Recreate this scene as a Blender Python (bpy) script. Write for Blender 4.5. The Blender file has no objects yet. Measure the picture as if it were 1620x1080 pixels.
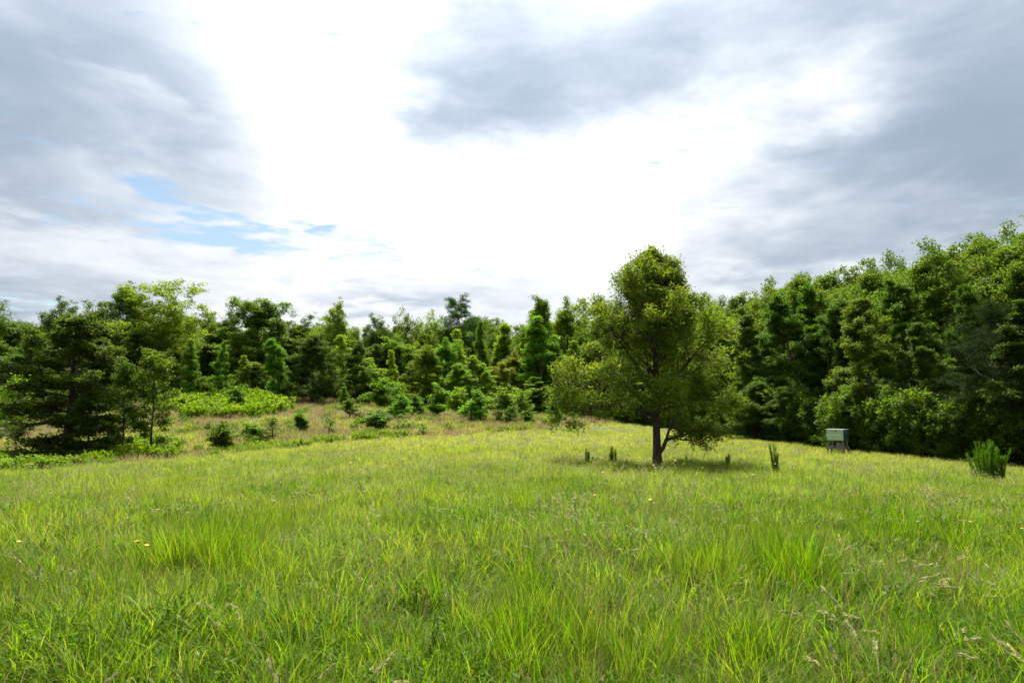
import bpy, math, random
import numpy as np
from mathutils import Vector, noise as mnoise

R = math.radians
S = bpy.context.scene
COL = S.collection
rng = np.random.default_rng(7)
random.seed(7)

# ------------------------------------------------------------------ camera
CAM_H = 1.75
PITCH = math.atan(95 / 1080)
cam = bpy.data.cameras.new('camera')
cam.lens = 24.0
cam.sensor_width = 36.0
cam.clip_start = 0.1
cam.clip_end = 3000
cam_o = bpy.data.objects.new('camera', cam)
cam_o.location = (0, 0, CAM_H)
cam_o.rotation_euler = (R(90) + PITCH, 0, 0)
COL.objects.link(cam_o)
S.camera = cam_o

# ------------------------------------------------------------------ light
SUN_EL, SUN_AZ = 60.0, -4.0            # azimuth measured from +Y, clockwise
sun = bpy.data.lights.new('sun', 'SUN')
sun.energy = 5.0
sun.angle = R(7)
sun.color = (1.0, 0.94, 0.80)
sun_o = bpy.data.objects.new('sun', sun)
sv = Vector((math.sin(R(SUN_AZ)) * math.cos(R(SUN_EL)), math.cos(R(SUN_AZ)) * math.cos(R(SUN_EL)), math.sin(R(SUN_EL))))
sun_o.rotation_euler = sv.to_track_quat('Z', 'Y').to_euler()
sun_o.location = (0, 40, 80)
COL.objects.link(sun_o)

S.view_settings.view_transform = 'Standard'
S.view_settings.look = 'None'
S.view_settings.exposure = 1.05
S.view_settings.gamma = 1.0
S.view_settings.use_curve_mapping = False
S.render.engine = 'CYCLES'
S.cycles.max_bounces = 8
S.cycles.diffuse_bounces = 4
S.cycles.transmission_bounces = 6
S.cycles.glossy_bounces = 2
S.cycles.use_adaptive_sampling = True
S.cycles.adaptive_threshold = 0.015
S.cycles.caustics_reflective = False
S.cycles.caustics_refractive = False


class NT:
    """small helper to write node trees"""
    def __init__(self, nt):
        self.nt = nt
        nt.nodes.clear()
    def n(self, t, **kw):
        nd = self.nt.nodes.new(t)
        for k, v in kw.items():
            if k == 'ins':
                for i, val in v.items():
                    if hasattr(val, 'is_output'):
                        self.nt.links.new(val, nd.inputs[i])
                    else:
                        nd.inputs[i].default_value = val
            else:
                setattr(nd, k, v)
        return nd
    def m(self, op, a, b=0.0, c=0.0, clamp=False):
        nd = self.nt.nodes.new('ShaderNodeMath')
        nd.operation = op
        nd.use_clamp = clamp
        for i, v in enumerate((a, b, c)):
            if hasattr(v, 'is_output'):
                self.nt.links.new(v, nd.inputs[i])
            else:
                nd.inputs[i].default_value = v
        return nd.outputs[0]
    def mix(self, f, a, b, mode='MIX'):
        nd = self.nt.nodes.new('ShaderNodeMix')
        nd.data_type = 'RGBA'
        nd.blend_type = mode
        for i, v in ((0, f), (6, a), (7, b)):
            if hasattr(v, 'is_output'):
                self.nt.links.new(v, nd.inputs[i])
            else:
                if i and not isinstance(v, float) and len(v) == 3:
                    v = (*v, 1)
                nd.inputs[i].default_value = v
        return nd.outputs[2]
    def ss(self, x, a, b):
        nd = self.nt.nodes.new('ShaderNodeMapRange')
        nd.interpolation_type = 'SMOOTHSTEP'
        self.nt.links.new(x, nd.inputs[0])
        nd.inputs[1].default_value = a
        nd.inputs[2].default_value = b
        return nd.outputs[0]


# ------------------------------------------------------------------ sky: broken cloud deck over a clear sky
W = bpy.data.worlds.new('World')
S.world = W
W.use_nodes = True
t = NT(W.node_tree)
geo = t.n('ShaderNodeTexCoord')
vec = geo.outputs['Generated']
sep = t.n('ShaderNodeSeparateXYZ', ins={0: vec})
dx, dy, dz = sep.outputs
zc = t.m('MAXIMUM', dz, 0.0)
den = t.m('ADD', zc, 0.10)
# position where the view ray meets the cloud deck
cx = t.m('DIVIDE', dx, den)
cy = t.m('DIVIDE', dy, den)
deck = t.n('ShaderNodeCombineXYZ', ins={0: cx, 1: t.m('MULTIPLY', cy, 1.0), 2: 0.0}).outputs[0]
n_big = t.n('ShaderNodeTexNoise', ins={'Vector': deck, 'Scale': 1.1, 'Detail': 5.0, 'Roughness': 0.55, 'Distortion': 0.5})
n_mid = t.n('ShaderNodeTexNoise', ins={'Vector': deck, 'Scale': 2.6, 'Detail': 8.0, 'Roughness': 0.6, 'Distortion': 0.25})
# soft veils seen directly by angle
veil = t.n('ShaderNodeMapping', ins={'Vector': vec, 'Scale': (1.0, 1.0, 2.6), 'Location': (3.1, 0.4, 1.7)})
n_veil = t.n('ShaderNodeTexNoise', ins={'Vector': veil.outputs[0], 'Scale': 3.2, 'Detail': 9.0, 'Roughness': 0.56, 'Distortion': 0.35})
az = t.m('ARCTAN2', dx, dy)
el = t.m('ARCSINE', dz)
nb = t.m('SUBTRACT', n_big.outputs[0], 0.5)
nm = t.m('SUBTRACT', n_mid.outputs[0], 0.5)
nv = t.m('SUBTRACT', n_veil.outputs[0], 0.5)
azw = t.m('ADD', az, t.m('MULTIPLY', nv, 0.35))
elw = t.m('ADD', el, t.m('MULTIPLY', nm, 0.16))


def dirs(px, py):
    x = (px - 810) / 1080; y = (540 - py) / 1080
    v = (x, math.cos(PITCH) - y * math.sin(PITCH), math.sin(PITCH) + y * math.cos(PITCH))
    l = math.sqrt(sum(c * c for c in v))
    return math.atan2(v[0], v[1]), math.asin(v[2] / l)


def cloud_mass(a0, e0, sa, se, rot=0.0, amp=1.0):
    """soft elliptical mass; angles in radians"""
    u = t.m('SUBTRACT', azw, a0)
    v = t.m('SUBTRACT', elw, e0)
    c, s_ = math.cos(rot), math.sin(rot)
    p = t.m('ADD', t.m('MULTIPLY', u, c / sa), t.m('MULTIPLY', v, s_ / sa))
    q = t.m('ADD', t.m('MULTIPLY', u, -s_ / se), t.m('MULTIPLY', v, c / se))
    r2 = t.m('ADD', t.m('MULTIPLY', p, p), t.m('MULTIPLY', q, q))
    return t.m('MULTIPLY', t.m('POWER', 2.718, t.m('MULTIPLY', r2, -1.0)), amp)


def mass_px(px, py, wpx, hpx, rot=0.0, amp=1.0):
    a, e = dirs(px, py)
    k = 1 / (1 + ((px - 810) / 1080) ** 2)
    return cloud_mass(a, e, wpx / 1080 * k, hpx / 1080 * 0.9, rot, amp)


def total(lst):
    o = lst[0]
    for x in lst[1:]:
        o = t.m('ADD', o, x)
    return o


dark = total([
    mass_px(60, 60, 330, 190, -0.35, 0.78), mass_px(260, 190, 190, 75, -0.6, 0.5),
    mass_px(10, 230, 180, 70, 0.0, 0.25),
    mass_px(790, 30, 120, 170, 0.0, 0.5), mass_px(860, 160, 190, 75, 0.25, 0.38), mass_px(560, 130, 110, 170, 0.0, -0.25), mass_px(800, 330, 330, 110, 0.0, -0.4),
    mass_px(1080, 90, 330, 95, 0.12, 0.68), mass_px(1520, 120, 260, 230, -0.2, 0.74),
    mass_px(1480, 320, 350, 120, 0.1, 0.62), mass_px(1220, 400, 190, 40, 0.0, 0.42),
    mass_px(520, 20, 60, 40, -0.5, 0.35), mass_px(60, 470, 260, 45, 0.0, 0.62),
    mass_px(1700, 0, 300, 260, 0, 0.4), mass_px(-150, 100, 280, 240, 0, 0.6),
    mass_px(620, 470, 260, 20, 0.0, 0.42), mass_px(120, 330, 260, 40, -0.1, 0.3), mass_px(1640, 400, 150, 22, 0.1, -0.8),
    mass_px(1290, 200, 190, 26, 0.15, -0.35), mass_px(1180, 300, 200, 60, 0.2, .2), mass_px(150, 130, 150, 12, -0.3, -0.3),
    # thick deck going on overhead and behind the field
    cloud_mass(-1.9, 0.75, 0.7, 0.3, 0, 0.7), cloud_mass(1.9, 0.6, 0.7, 0.3, 0, 0.8),
    cloud_mass(3.1, 0.7, 0.8, 0.4, 0, 0.8), cloud_mass(-3.1, 0.7, 0.8, 0.4, 0, 0.8)])
n_fine = t.n('ShaderNodeTexNoise', ins={'Vector': veil.outputs[0], 'Scale': 8.5, 'Detail': 7.0, 'Roughness': 0.6, 'Distortion': 0.5})
nf = t.m('SUBTRACT', n_fine.outputs[0], 0.5)
dark = t.m('ADD', dark, t.m('MULTIPLY', nv, 1.35))
dark = t.m('ADD', dark, t.m('MULTIPLY', nb, 0.45))
dark = t.m('ADD', dark, t.m('MULTIPLY', nm, 0.6))
dark = t.m('ADD', dark, t.m('MULTIPLY', nf, 0.8))
darkf = t.ss(dark, -0.5, 1.55)
# glow round the hidden sun
dot = t.n('ShaderNodeVectorMath', operation='DOT_PRODUCT', ins={0: vec, 1: tuple(sv)}).outputs['Value']
glow = t.m('POWER', t.m('MAXIMUM', dot, 0.0), 3.0)
B_ = t.m('ADD', 4.7, t.m('MULTIPLY', glow, 4.2))
ratio = t.m('DIVIDE', t.m('ADD', 1.75, t.m('MULTIPLY', glow, 1.7)), B_)
lum = t.m('MULTIPLY', B_, t.m('POWER', ratio, darkf))
chroma = t.mix(darkf, (1.0, 1.0, 1.01), (0.80, 1.0, 1.25))
cloud = t.n('ShaderNodeVectorMath', operation='SCALE', ins={0: chroma, 'Scale': lum}).outputs[0]
# breaks in the deck
hole = total([mass_px(380, 370, 270, 40, -0.04, 1.0), mass_px(280, 308, 100, 24, -0.3, 0.75),
              mass_px(540, 368, 60, 14, 0.1, 0.5), mass_px(50, 475, 160, 14, 0.0, 0.5),
              cloud_mass(2.4, 0.3, 0.4, 0.10, 0.1, 0.8), cloud_mass(-1.5, 0.3, 0.25, 0.08, 0.1, 0.8)])
streak = t.n('ShaderNodeMapping', ins={'Vector': vec, 'Scale': (1.0, 1.0, 5.0), 'Location': (0.3, 0.9, 0.1)})
n_st = t.n('ShaderNodeTexNoise', ins={'Vector': streak.outputs[0], 'Scale': 9.0, 'Detail': 8.0, 'Roughness': 0.62, 'Distortion': 0.3})
hole = t.m('ADD', hole, t.m('MULTIPLY', t.m('SUBTRACT', n_st.outputs[0], 0.5), 3.6))
holef = t.ss(hole, 0.38, 1.15)
sky = t.n('ShaderNodeTexSky', sky_type='NISHITA', sun_disc=False, sun_elevation=R(SUN_EL), sun_rotation=R(SUN_AZ),
          air_density=1.0, dust_density=1.0, ozone_density=1.5)
skyc = t.n('ShaderNodeVectorMath', operation='MULTIPLY', ins={0: sky.outputs[0], 1: (0.70, 0.72, 0.68)}).outputs[0]
# a faint band of streaks near the horizon
fin = t.mix(holef, cloud, skyc)
bg = t.n('ShaderNodeBackground', ins={'Color': fin, 'Strength': 0.1})
out = t.n('ShaderNodeOutputWorld', ins={0: bg.outputs[0]})
W.cycles.sampling_method = 'MANUAL'
W.cycles.sample_map_resolution = 512

# ------------------------------------------------------------------ pixel <-> place helpers and terrain

def ray(px, py):
    x = (px - 810) / 1080; y = (540 - py) / 1080
    return (x, math.cos(PITCH) - y * math.sin(PITCH), math.sin(PITCH) + y * math.cos(PITCH))


def z_at_row(py, D):
    r = ray(810, py)
    return CAM_H + D * r[2] / r[1]


NEAR = [(4, 1107), (8, 872), (12, 795)]
CTRL = {
    -200: [(18, 764), (25, 753), (31, 742), (36, 722), (50, 690), (65, 655), (80, 645)],
    0: [(18, 762), (25, 750), (31, 741), (35, 722), (50, 684), (65, 650), (80, 642)],
    180: [(18, 760), (25, 744), (31, 730), (36, 712), (50, 672), (62, 640), (80, 636)],
    320: [(18, 758), (24, 738), (30, 720), (40, 689), (52, 656), (66, 630), (80, 630)],
    520: [(18, 752), (24, 727), (32, 704), (42, 681), (55, 652), (68, 630), (80, 630)],
    700: [(18, 751), (24, 726), (34, 696), (46, 671), (57, 655), (70, 645), (85, 642)],
    880: [(18, 754), (24, 731), (34, 702), (46, 677), (56, 661), (70, 652), (85, 648)],
    1040: [(18, 758), (24, 736), (34, 708), (46, 688), (60, 674), (80, 668)],
    1200: [(18, 760), (26, 732), (36, 706), (45, 693), (60, 686), (80, 682)],
    1330: [(18, 762), (26, 739), (34, 716), (50, 706), (80, 700)],
    1480: [(18, 766), (25, 746), (31, 730), (45, 722), (80, 712)],
    1620: [(14, 790), (20, 768), (25, 753), (29, 744), (45, 735), (80, 725)],
    1800: [(14, 792), (19, 772), (24, 760), (28, 752), (45, 742), (80, 730)],
}
ys_t = np.linspace(0, 90, 181)
us_t = np.linspace(-0.95, 0.95, 96)
cu, cz = [], []
for px_, pts in sorted(CTRL.items()):
    full = [(0, None)] + NEAR + pts
    D = [d for d, _ in full]
    Z = [0.0] + [z_at_row(r_, d) for d, r_ in full[1:]]
    cu.append((px_ - 810) / 1080)
    cz.append(np.interp(ys_t, D, Z))
cz = np.array(cz)
TAB = np.array([np.interp(us_t, cu, cz[:, j]) for j in range(len(ys_t))])      # [y, u]
kk = np.exp(-np.linspace(-2, 2, 9) ** 2); kk /= kk.sum()
for _ in range(2):
    p_ = np.pad(TAB, ((4, 4), (4, 4)), 'edge')
    p_ = sum(kk[i] * p_[i:i + TAB.shape[0], :] for i in range(9))
    TAB = sum(kk[i] * p_[:, i:i + TAB.shape[1]] for i in range(9))


def wob(x, y):
    return (0.05 * np.sin(0.9 * x + 1.3) * np.cos(0.7 * y + 0.4 + 0.3 * x) + 0.035 * np.sin(2.1 * x + 0.8 * y) * np.cos(1.7 * y - 0.6 * x)
            + 0.02 * np.sin(4.3 * x - 2.0 * y) * np.cos(3.9 * y + 1.1 * x))


def terrain(x, y):
    x = np.asarray(x, float); y = np.asarray(y, float)
    yy = np.clip(y, 0, 89.99)
    u = np.clip(x / np.maximum(y, 3.0), -0.949, 0.949)
    fi = yy / 90 * 180; fj = (u + 0.95) / 1.9 * 95
    i = fi.astype(int); j = fj.astype(int); a = fi - i; b = fj - j
    i1 = np.minimum(i + 1, 180); j1 = np.minimum(j + 1, 95)
    z = (TAB[i, j] * (1 - a) * (1 - b) + TAB[i1, j] * a * (1 - b) + TAB[i, j1] * (1 - a) * b + TAB[i1, j1] * a * b)
    fade = np.clip((y + 2) / 6, 0, 1)
    return z * fade + wob(x, y)


def ground_at(px, D):
    """world point on the ground seen in pixel column px at depth D"""
    row = 700.0
    for _ in range(3):
        r = ray(px, row)
        x = D * r[0] / r[1]
        z = float(terrain(x, D))
        dz_ = (z - CAM_H) / D
        y_ = (dz_ * math.cos(PITCH) - math.sin(PITCH)) / (math.cos(PITCH) + dz_ * math.sin(PITCH))
        row = 540 - 1080 * y_
    return x, D, z, row


# ------------------------------------------------------------------ mesh helpers

def mesh_np(name, verts, quads=None, tris=None, mat=None, attrs=None, smooth=False):
    me = bpy.data.meshes.new(name)
    parts_i, sizes = [], []
    if quads is not None and len(quads):
        parts_i.append(np.asarray(quads, np.int32).ravel()); sizes.append(np.full(len(quads), 4, np.int32))
    if tris is not None and len(tris):
        parts_i.append(np.asarray(tris, np.int32).ravel()); sizes.append(np.full(len(tris), 3, np.int32))
    idx = np.concatenate(parts_i); sz = np.concatenate(sizes)
    start = np.concatenate([[0], np.cumsum(sz)[:-1]]).astype(np.int32)
    me.vertices.add(len(verts)); me.vertices.foreach_set('co', np.asarray(verts, np.float32).ravel())
    me.loops.add(len(idx)); me.loops.foreach_set('vertex_index', idx)
    me.polygons.add(len(sz)); me.polygons.foreach_set('loop_start', start)
    if smooth:
        me.polygons.foreach_set('use_smooth', np.ones(len(sz), bool))
    if attrs:
        for k, v in attrs.items():
            a = me.attributes.new(k, 'FLOAT', 'FACE')
            a.data.foreach_set('value', np.asarray(v, np.float32))
    me.update()
    if mat:
        me.materials.append(mat)
    return me


def tubes(P, Rd, sides):
    """P (B,n,3), Rd (B,n) -> verts, quads"""
    B, n, _ = P.shape
    T = np.gradient(P, axis=1)
    T /= np.linalg.norm(T, axis=2, keepdims=True) + 1e-9
    ref = np.where(np.abs(T[:, :, 2:3]) > 0.9, np.array([1.0, 0, 0]), np.array([0, 0, 1.0]))
    ref = np.broadcast_to(ref[:, :1], T.shape)
    A = np.cross(T, ref); A /= np.linalg.norm(A, axis=2, keepdims=True) + 1e-9
    Bv = np.cross(T, A)
    th = np.arange(sides) * 2 * np.pi / sides
    V = (P[:, :, None, :] + Rd[:, :, None, None] * (np.cos(th)[None, None, :, None] * A[:, :, None, :] + np.sin(th)[None, None, :, None] * Bv[:, :, None, :]))
    V = V.reshape(-1, 3)
    b, i, s = np.meshgrid(np.arange(B), np.arange(n - 1), np.arange(sides), indexing='ij')
    base = b * n * sides + i * sides
    s1 = (s + 1) % sides
    Q = np.stack([base + s, base + s1, base + sides + s1, base + sides + s], -1).reshape(-1, 4)
    return V, Q


class Acc:
    def __init__(self):
        self.V = []; self.Q = []; self.n = 0
    def add(self, V, Q):
        self.V.append(V); self.Q.append(Q + self.n); self.n += len(V)
    def get(self):
        return np.concatenate(self.V), np.concatenate(self.Q)


def norm(v):
    return v / (np.linalg.norm(v, axis=-1, keepdims=True) + 1e-9)


def grow(p0, d0, L, nseg, trop, wobble, g):
    P = [p0]; d = norm(d0); p = p0
    step = (L / nseg)[:, None]
    for i in range(nseg):
        d = norm(d + np.array([0, 0, 1.0]) * np.asarray(trop).reshape(-1, 1) / nseg + g.normal(0, wobble, d.shape))
        p = p + d * step
        P.append(p)
    return np.stack(P, 1)


def along(P, s):
    """P (B,n,3), s (B,k) in 0..1 -> pos (B*k,3), tangent (B*k,3)"""
    n = P.shape[1]
    f = np.clip(s, 0, 0.9999) * (n - 1)
    i = f.astype(int); a = (f - i)[..., None]
    bi = np.arange(P.shape[0])[:, None]
    p = P[bi, i] * (1 - a) + P[bi, i + 1] * a
    tg = norm(P[bi, i + 1] - P[bi, i])
    return p.reshape(-1, 3), tg.reshape(-1, 3)


def leaves(C, D, k, L, Wd, sig, g, up=0.6, spread=1.0, jitter=0.35):
    """k leaves round each centre C with twig direction D"""
    n = len(C) * k
    c = np.repeat(C, k, 0) + g.normal(0, 1, (n, 3)) * np.asarray(sig)
    a = norm(np.repeat(D, k, 0) * 0.6 + g.normal(0, spread, (n, 3)) * np.array([1, 1, 0.6]))
    nr = norm(g.normal(0, 1, (n, 3)) + np.array([0, 0, up * 2]))
    b = norm(np.cross(a, nr))
    nn = np.cross(b, a)
    l = (L * (1 + g.uniform(-jitter, jitter, n)))[:, None]
    w = l * (Wd / L)
    v0 = c; v1 = c + a * l * 0.45 + b * w * 0.5 - nn * w * 0.12
    v2 = c + a * l; v3 = c + a * l * 0.45 - b * w * 0.5 - nn * w * 0.12
    V = np.stack([v0, v1, v2, v3], 1).reshape(-1, 3)
    Q = np.arange(n * 4).reshape(-1, 4)
    return V, Q


# ------------------------------------------------------------------ materials

def mat_leaf(name, base, trans, var=0.5, tr=0.35, rough=0.5, hue=0.03, spec=0.4, use_obj=True):
    m = bpy.data.materials.new(name); m.use_nodes = True
    q = NT(m.node_tree)
    at = q.n('ShaderNodeAttribute', attribute_name='lv').outputs['Fac']
    oi = q.n('ShaderNodeObjectInfo')
    geo_ = q.n('ShaderNodeNewGeometry')
    nz = q.n('ShaderNodeTexNoise', ins={'Vector': geo_.outputs['Position'], 'Scale': 0.9, 'Detail': 3.0})
    val = q.m('ADD', 1.0 - var * 0.5, q.m('MULTIPLY', at, var))
    val = q.m('MULTIPLY', val, q.m('ADD', 0.75, q.m('MULTIPLY', nz.outputs[0], 0.5)))
    hsh = q.m('ADD', 0.5 - hue, q.m('MULTIPLY', q.m('FRACT', q.m('MULTIPLY', at, 7.31)), hue * 2))
    def tinted(c):
        cc = (*c, 1)
        if use_obj:
            cc = q.mix(1.0, cc, oi.outputs['Color'], 'MULTIPLY')
        h = q.n('ShaderNodeHueSaturation', ins={'Hue': hsh, 'Saturation': 1.0, 'Value': val, 'Color': cc})
        return h.outputs[0]
    pb = q.n('ShaderNodeBsdfPrincipled', ins={'Base Color': tinted(base), 'Roughness': rough, 'Specular IOR Level': spec})
    tb = q.n('ShaderNodeBsdfTranslucent', ins={'Color': tinted(trans)})
    mx = q.n('ShaderNodeMixShader', ins={0: tr, 1: pb.outputs[0], 2: tb.outputs[0]})
    q.n('ShaderNodeOutputMaterial', ins={0: mx.outputs[0]})
    return m


M_LEAF = mat_leaf('broad_leaf', (0.062, 0.118, 0.010), (0.19, 0.31, 0.010), var=0.9, tr=.42, rough=.6, spec=.22)
M_NEEDLE = mat_leaf('needle_leaf', (0.036, 0.082, 0.014), (0.06, 0.12, 0.012), var=0.7, tr=0.25, spec=.12, rough=.7)


def mat_bark(name, c1, c2, scale=14):
    m = bpy.data.materials.new(name); m.use_nodes = True
    q = NT(m.node_tree)
    tc = q.n('ShaderNodeTexCoord')
    mp = q.n('ShaderNodeMapping', ins={'Vector': tc.outputs['Object'], 'Scale': (scale, scale, scale * 0.25)})
    nz = q.n('ShaderNodeTexNoise', ins={'Vector': mp.outputs[0], 'Scale': 1.0, 'Detail': 6.0, 'Roughness': 0.65})
    col = q.mix(q.ss(nz.outputs[0], 0.35, 0.65), c1, c2)
    bp = q.n('ShaderNodeBump', ins={'Strength': 0.8, 'Distance': 0.03, 'Height': nz.outputs[0]})
    pb = q.n('ShaderNodeBsdfPrincipled', ins={'Base Color': col, 'Roughness': 0.9, 'Normal': bp.outputs[0]})
    q.n('ShaderNodeOutputMaterial', ins={0: pb.outputs[0]})
    return m


M_BARK = mat_bark('grey_brown_bark', (0.045, 0.034, 0.026), (0.12, 0.098, 0.08))
M_BARK_DARK = mat_bark('dark_bark', (0.018, 0.013, 0.010), (0.055, 0.042, 0.032), 16)
M_BARK_PALE = mat_bark('pale_bark', (0.16, 0.14, 0.115), (0.30, 0.27, 0.23))

# grass: colour drifts over the field with where each tuft stands
def mat_grass(name, c_a, c_b, trans_gain=(1.5, 1.5, 0.7), tr=0.52, rough=0.5, spec=0.14, dry=0.0):
    m = bpy.data.materials.new(name); m.use_nodes = True
    q = NT(m.node_tree)
    at = q.n('ShaderNodeAttribute', attribute_name='lv').outputs['Fac']
    tint = q.n('ShaderNodeAttribute', attribute_type='INSTANCER', attribute_name='tint').outputs['Fac']
    col = q.mix(tint, c_a, c_b)
    if dry:
        col = q.mix(q.m('MULTIPLY', q.m('GREATER_THAN', q.m('FRACT', q.m('MULTIPLY', at, 13.7)), 1 - dry), 0.85), col, (0.24, 0.21, 0.09))
    hs = q.n('ShaderNodeHueSaturation', ins={'Hue': q.m('ADD', 0.485, q.m('MULTIPLY', q.m('FRACT', q.m('MULTIPLY', at, 5.3)), 0.03)),
             'Value': q.m('ADD', 0.65, q.m('MULTIPLY', at, 0.7)), 'Color': col})
    c = hs.outputs[0]
    tcol = q.mix(1.0, c, (*trans_gain, 1), 'MULTIPLY')
    pb = q.n('ShaderNodeBsdfPrincipled', ins={'Base Color': c, 'Roughness': rough, 'Specular IOR Level': spec})
    tb = q.n('ShaderNodeBsdfTranslucent', ins={'Color': tcol})
    mx = q.n('ShaderNodeMixShader', ins={0: tr, 1: pb.outputs[0], 2: tb.outputs[0]})
    q.n('ShaderNodeOutputMaterial', ins={0: mx.outputs[0]})
    return m


M_BLADE = mat_grass('grass_blade', (0.082, 0.18, 0.0005), (0.26, 0.335, 0.055), trans_gain=(1.9, 1.75, .45), dry=0.07)
M_FINE = mat_grass('fine_grass', (0.082, 0.165, 0.001), (0.28, 0.335, 0.085), trans_gain=(1.8, 1.7, .7), dry=0.12)
M_FORB = mat_grass('forb_leaf', (0.065, 0.15, 0.002), (0.17, 0.28, 0.006), trans_gain=(1.6, 1.5, .5), dry=0.03, rough=0.5, spec=.2)
M_DRY = mat_grass('dry_grass', (0.24, 0.165, 0.11), (0.30, 0.24, 0.13), trans_gain=(1.1, 1.05, 0.9), dry=0.2)
M_SEED = mat_grass('seed_head', (0.24, 0.27, 0.12), (0.34, 0.32, 0.17), trans_gain=(1.1, 1.1, 0.9), rough=0.6)

M_SOIL = bpy.data.materials.new('meadow_floor'); M_SOIL.use_nodes = True
q = NT(M_SOIL.node_tree)
tc = q.n('ShaderNodeNewGeometry')
n1 = q.n('ShaderNodeTexNoise', ins={'Vector': tc.outputs['Position'], 'Scale': 0.35, 'Detail': 8.0, 'Roughness': 0.65})
n2 = q.n('ShaderNodeTexNoise', ins={'Vector': tc.outputs['Position'], 'Scale': 9.0, 'Detail': 6.0, 'Roughness': 0.7})
c0 = q.mix(q.ss(n2.outputs[0], 0.35, 0.65), (0.045, 0.065, 0.014), (0.10, 0.12, 0.03))
c0 = q.mix(q.ss(n1.outputs[0], 0.5, 0.7), c0, (0.11, 0.09, 0.045))
bp = q.n('ShaderNodeBump', ins={'Strength': 0.7, 'Distance': 0.05, 'Height': n2.outputs[0]})
pb = q.n('ShaderNodeBsdfPrincipled', ins={'Base Color': c0, 'Roughness': 0.95, 'Normal': bp.outputs[0]})
q.n('ShaderNodeOutputMaterial', ins={0: pb.outputs[0]})

# ------------------------------------------------------------------ ground sheet
rr = np.concatenate([np.linspace(0.3, 30, 150), np.linspace(30.4, 110, 150), np.geomspace(112, 1500, 30)])
na = 240
th = np.linspace(0, 2 * np.pi, na, endpoint=False)
X = rr[:, None] * np.sin(th); Y = rr[:, None] * np.cos(th)
Z = terrain(X, Y)
V = np.stack([X, Y, Z], -1).reshape(-1, 3)
V = np.vstack([V, [[0, 0, float(terrain(0.0, 0.0))]]])
i, j = np.meshgrid(np.arange(len(rr) - 1), np.arange(na), indexing='ij')
j1 = (j + 1) % na
Q = np.stack([i * na + j, (i + 1) * na + j, (i + 1) * na + j1, i * na + j1], -1).reshape(-1, 4)
Tt = np.stack([np.full(na, len(V) - 1), np.arange(na), (np.arange(na) + 1) % na], -1)
go = bpy.data.objects.new('ground', mesh_np('ground', V, Q, Tt, M_SOIL, smooth=True))
go['kind'] = 'structure'; go['label'] = 'grassy meadow ground rolling gently down to the tree line'
COL.objects.link(go)

# ------------------------------------------------------------------ tree builder

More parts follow.
